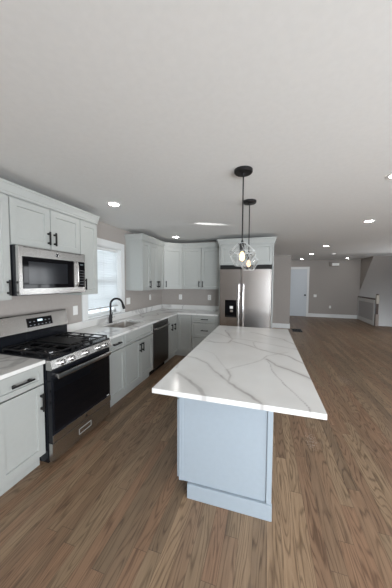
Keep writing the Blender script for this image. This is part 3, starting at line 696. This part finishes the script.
# ------------------------------------------------------------------ pendant lamps
def pendant(loc, label):
    u = thing('pendant_lamp', label, 'lamp', loc, 0, 'glass pendants over the island')
    obj('canopy', lathe(BM(), [(.072, -.001), (.072, -.018), (.066, -.026), (.012, -.029), (.010, -.045)], 32), M['dark'], u, True)
    obj('cord', tube(BM(), [(0, 0, -.04), (0, 0, -.565)], .0055, 8), M['dark'], u, True)
    obj('socket', lathe(BM(), [(.006, -.545), (.012, -.565), (.030, -.570), (.030, -.585), (.021, -.588), (.021, -.640)], 20), M['dark'], u, True)
    obj('bulb', lathe(BM(), [(.010, -.640), (.012, -.648), (.019, -.662), (.022, -.680), (.020, -.698), (.012, -.710), (.003, -.714)], 20), M['bulb'], u, True)
    LV = [(.036, -.572), (.112, -.640), (.108, -.665), (.058, -.752)]; n = 7
    bm = BM(); R = []
    for j, (r, z) in enumerate(LV):
        R.append([bm.verts.new((r*math.cos(2*PI*(k+.5*(j % 2))/n), r*math.sin(2*PI*(k+.5*(j % 2))/n), z)) for k in range(n)])
    E_ = []
    for j in range(len(R)-1):
        a, b_ = R[j], R[j+1]
        for k in range(n):
            if j % 2 == 0:
                bm.faces.new((a[k], b_[k], b_[k-1])); bm.faces.new((a[k], a[(k+1) % n], b_[k])); E_ += [(a[k], b_[k]), (a[k], b_[k-1])]
            else:
                bm.faces.new((a[k], a[(k+1) % n], b_[(k+1) % n])); bm.faces.new((a[k], b_[(k+1) % n], b_[k])); E_ += [(a[k], b_[k]), (a[k], b_[(k+1) % n])]
    for ring in R: E_ += [(ring[k], ring[(k+1) % n]) for k in range(n)]
    E_ = [(p.co.copy(), q.co.copy()) for p, q in E_]
    sh = obj('glass_shade', bm, M['shade'], u)
    bm = BM()
    for p, q in E_: tube(bm, [p, q], .0013, 5)
    obj('facet_edges', bm, M['rim'], sh)
pendant((2.182, 1.919, H), 'nearer of the two glass pendants over the island, its black canopy the larger')
pendant((2.182, 2.660, H), 'farther of the two glass pendants over the island, nearer the refrigerator')

# ------------------------------------------------------------------ recessed ceiling lights
def downlight(): 
    u = thing('recessed_light', '', 'ceiling light', (0, 0, 0), 0, 'recessed ceiling lights')
    bm = BM(); n = 32; R = []
    for r, z in ((.078, -.0005), (.078, -.004), (.058, -.006), (.056, -.0015)): R.append([bm.verts.new((r*math.cos(2*PI*k/n), r*math.sin(2*PI*k/n), z)) for k in range(n)])
    for a, b_ in zip(R, R[1:]):
        for k in range(n): bm.faces.new((a[k], b_[k], b_[(k+1) % n], a[(k+1) % n]))
    obj('trim_ring', bm, M['plate'], u, True)
    obj('lens', lathe(BM(), [(.056, -.0012), (.056, -.0035)], 32), M['lens'], u)
    return u
proto = downlight()
for i, (x, y, z, lb) in enumerate((
    (.685, 2.345, H, 'recessed ceiling light nearest the cabinets over the microwave'),
    (.637, 4.396, H, 'recessed ceiling light in front of the corner wall cabinets'),
    (3.385, 2.345, H, 'recessed ceiling light cut by the right edge of the photo, nearest the camera'),
    (3.769, 3.971, H, 'recessed ceiling light large and bright at upper right, level with the farther pendant'),
    (3.746, 6.40, H, 'recessed ceiling light midway down the right side, beyond the refrigerator'),
    (3.72, 8.12, H, 'recessed ceiling light just before the far room ceiling begins'),
    (3.83, 10.95, HF, 'recessed ceiling light closest to the white far door'),
    (5.53, 10.95, HF, 'recessed ceiling light near the stairs at the far wall'))):
    u = proto if i == 0 else copy_tree(proto); u.location = (x, y, z); u['label'] = lb

# ------------------------------------------------------------------ wall plates and small things
def plate(loc, rz, label, kind, w_=.075, h_=.118):
    u = thing(kind, label, 'outlet' if kind == 'wall_outlet' else 'switch', loc, rz)
    obj('cover_plate', bx(BM(), .0005, .006, -w_/2, w_/2, -h_/2, h_/2, .002), M['plate'], u)
    if kind == 'wall_outlet':
        for s in (-1, 1):
            so_ = obj('socket', bx(BM(), .006, .008, -.016, .016, s*.027-.014, s*.027+.014, .001), M['plate'], u)
            bm = BM(); bx(bm, .008, .0084, -.008, -.005, s*.027-.005, s*.027+.006); bx(bm, .008, .0084, .005, .008, s*.027-.005, s*.027+.006); obj('slots', bm, M['slot'], so_)
    else:
        n = max(1, round(w_/.06)); 
        for k in range(n):
            y = (k-(n-1)/2)*.046; obj('rocker', bx(BM(), .006, .009, y-.016, y+.016, -.033, .033, .001), M['plate'], u)
plate((0, 2.452, 1.175), 0, 'white wall switch just right of the range, under the narrow wall cabinet', 'wall_switch')
plate((0, 3.675, 1.20), 0, 'double white switch plate on the wall right of the window', 'wall_switch', .12)
plate((0, 4.505, 1.215), 0, 'white outlet on the window wall beside the kitchen corner', 'wall_outlet')
plate((.468, KB, 1.195), -PI/2, 'white outlet on the back wall left of the drawers, nearer the corner', 'wall_outlet')
plate((1.162, KB, 1.20), -PI/2, 'white outlet on the back wall above the drawer base', 'wall_outlet')
plate((4.489, FW, .95), -PI/2, 'white switch plate on the far wall beside the white door', 'wall_switch', .12)
plate((5.098, FW, .468), -PI/2, 'low white outlet on the far wall above the baseboard', 'wall_outlet')
u = thing('door_chime', 'small white box with a dark edge high on the far wall', 'chime', (5.209, FW, 2.33), -PI/2)
obj('housing', bx(BM(), .0005, .05, -.20, .17, -.09, .10, .006), mat('taupe_chime_housing', (.25, .22, .2), .6), u); obj('cover', bx(BM(), .05, .06, -.10, .17, -.06, .06, .006), M['plate'], u)
u = thing('floor_register', 'black metal floor register beside the short wall past the island', 'vent', (3.36, 8.08, .0005))
obj('frame', bx(BM(), -.15, .15, -.24, .24, 0, .006, .002), M['dark'], u)
bm = BM()
for k in range(20): bx(bm, -.13, .13, -.21+k*.021, -.20+k*.021, .006, .009)
obj('louvers', bm, M['iron'], u)
u = thing('smoke_detector', 'small round detector on the ceiling near the far wall', 'detector', (4.35, 8.15, H))
obj('housing', lathe(BM(), [(.06, -.0005), (.06, -.02), (.045, -.035)], 24), M['plate'], u, True); obj('sensor_vent', lathe(BM(), [(.02, -.0352), (.02, -.037)], 16), M['slot'], u)
